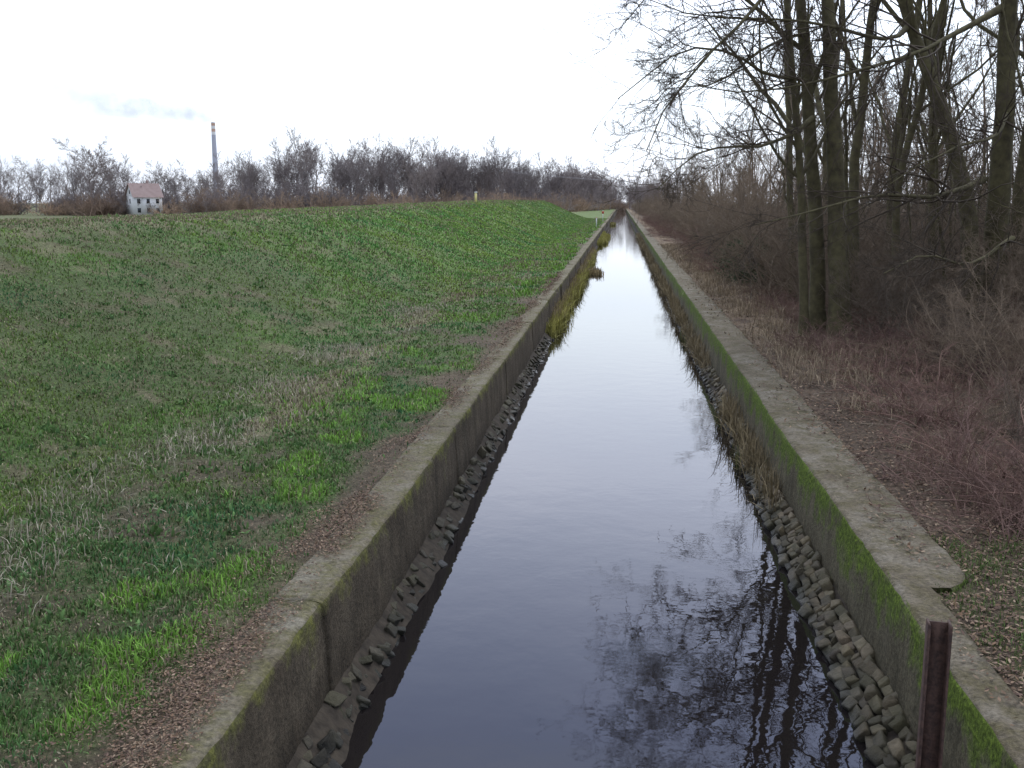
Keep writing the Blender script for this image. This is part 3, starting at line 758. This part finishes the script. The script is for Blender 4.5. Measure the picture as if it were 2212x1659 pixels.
# ---------------------------------------------------------------- marker posts, poles, pylon
B = Boxes(); zc = float(gz(-14.6, 104)); B.box((0, 0, .45), (.22, .18, 1.0), 0); B.box((0, 0, 1.0), (.28, .24, .12), 1)
B.obj('yellow_marker_post', [M_yellow, M_white], loc=(-14.6, 104, zc))
B = Boxes(); B.box((0, 0, .9), (.10, .10, 1.8), 0); B.box((0, -.06, 1.45), (.36, .03, .4), 1); B.obj('marker_sign', [M_white, M_red], loc=(-2.95, 170, .9))
B = Boxes(); B.box((0, 0, .6), (.12, .12, 1.2), 0); B.box((0, 0, 1.22), (.16, .16, .06), 1); B.obj('boundary_post', [M_white, M_red], loc=(-3.0, 128, .9))
def pole(x, y, H):
    B = Boxes(); B.box((0, 0, H/2), (.22, .22, H)); B.box((0, -.2, H-.5), (3.6, .12, .14))
    for k in (-1.7, -1, 0, 1, 1.7): B.box((k, -.2, H-.28), (.10, .10, .26))
    B.obj('utility_pole', [M_wood], loc=(x, y, .9))
pole(-45.5, 285, 13)
segs = []; H = 55
def corner(z): w = 3.2*(1-z/H)+.45; return [(w, w, z), (-w, w, z), (-w, -w, z), (w, -w, z)]
zs = np.linspace(0, H, 13)
for a, b_ in zip(zs[:-1], zs[1:]):
    ca, cb = corner(a), corner(b_)
    for i in range(4):
        segs.append((ca[i], cb[i])); segs.append((ca[i], cb[(i+1) % 4])); segs.append((ca[(i+1) % 4], cb[i]))
for z, w in ((38, 7), (45, 9), (52, 5.5)):
    for s in (-1, 1):
        segs += [((s*.6, 0, z), (s*w, 0, z)), ((s*.6, 0, z+2), (s*w, 0, z)), ((s*w, 0, z), (s*w, 0, z-2))]
P = np.array(segs, float)
T = Tree(); T.add(P, np.full(P.shape[:2], .055), 4, 0)
o = mk_obj('lattice_pylon', T.mesh('lattice_pylon', [M_grey])); o.location = (22.5, 490, .9); o.rotation_euler = (0, 0, 1.25)
T = Tree(); W = []
for k in range(3):
    t = np.linspace(0, 1, 14); a = np.array([-45.5+(k-1)*1.7, 284.8, 14.0]); b_ = np.array([60+(k-1)*1.9, 560, 15.]); P = a+(b_-a)*t[:, None]; P[:, 2] -= 4*t*(1-t)*2.5; W.append(P)
T.add(np.array(W), np.full((3, 14), .015), 3, 0); mk_obj('overhead_wires', T.mesh('overhead_wires', [M_grey]))

# ---------------------------------------------------------------- world, sun, camera
w = bpy.data.worlds.new('World'); scene.world = w; w.use_nodes = True; nt = w.node_tree
bg = nt.nodes['Background']; bg.inputs['Strength'].default_value = .136
SE, SA = math.radians(40), math.radians(25)
dv = Vector((math.sin(SA)*math.cos(SE), math.cos(SA)*math.cos(SE), math.sin(SE)))
sky = N(nt, 'ShaderNodeTexSky', sky_type='NISHITA', sun_disc=False); sky.sun_elevation = SE; sky.sun_rotation = SA
tc = N(nt, 'ShaderNodeTexCoord'); mp = N(nt, 'ShaderNodeMapping'); mp.inputs['Scale'].default_value = (1, 1, 3.5); nt.links.new(tc.outputs['Generated'], mp.inputs['Vector'])
cl = noise(nt, 1.6, 6, mp.outputs[0], .55)
cr = ramp(nt, cl.outputs['Fac'], [(.3, (8.0, 8.7, 9.8)), (.7, (10.2, 10.5, 11.1))])
sx = N(nt, 'ShaderNodeSeparateXYZ'); nt.links.new(tc.outputs['Generated'], sx.inputs[0])
el = ramp(nt, sx.outputs['Z'], [(.0, (.80, .81, .85)), (.12, (.88, .93, .97)), (.27, (1.06, 1.09, 1.24)), (.48, (.60, .68, .98)), (.65, (.95, 1.0, 1.10)), (1, (1.2, 1.23, 1.26))])
cc = mix(nt, 1.0, cr.outputs['Color'], el.outputs['Color'], 'MULTIPLY')
vm = N(nt, 'ShaderNodeVectorMath', operation='DOT_PRODUCT'); nt.links.new(tc.outputs['Generated'], vm.inputs[0]); vm.inputs[1].default_value = dv
mr = N(nt, 'ShaderNodeMapRange'); nt.links.new(vm.outputs['Value'], mr.inputs['Value'])
mr.inputs['From Min'].default_value = .2; mr.inputs['From Max'].default_value = .95; mr.inputs['To Min'].default_value = .84; mr.inputs['To Max'].default_value = 1.45
sc_ = N(nt, 'ShaderNodeVectorMath', operation='SCALE'); nt.links.new(cc, sc_.inputs[0]); nt.links.new(mr.outputs[0], sc_.inputs['Scale'])
nt.links.new(mix(nt, .9, sky.outputs['Color'], sc_.outputs[0]), bg.inputs['Color'])
sl = bpy.data.lights.new('sun', 'SUN'); sl.energy = 1.3; sl.angle = math.radians(18); sl.color = (1, .96, .9)
so = bpy.data.objects.new('sun', sl); scene.collection.objects.link(so)
so.rotation_euler = dv.to_track_quat('Z', 'Y').to_euler()
cam = bpy.data.cameras.new('camera'); co = bpy.data.objects.new('camera', cam); scene.collection.objects.link(co)
co.location = (0, 0, CAMZ); cam.sensor_width = 36; cam.lens = 36; cam.clip_end = 6000; cam.clip_start = .05
co.rotation_euler = (math.radians(90-10.05), 0, math.radians(6)); scene.camera = co
scene.view_settings.view_transform = 'Standard'; scene.view_settings.look = 'None'; scene.view_settings.exposure = 0
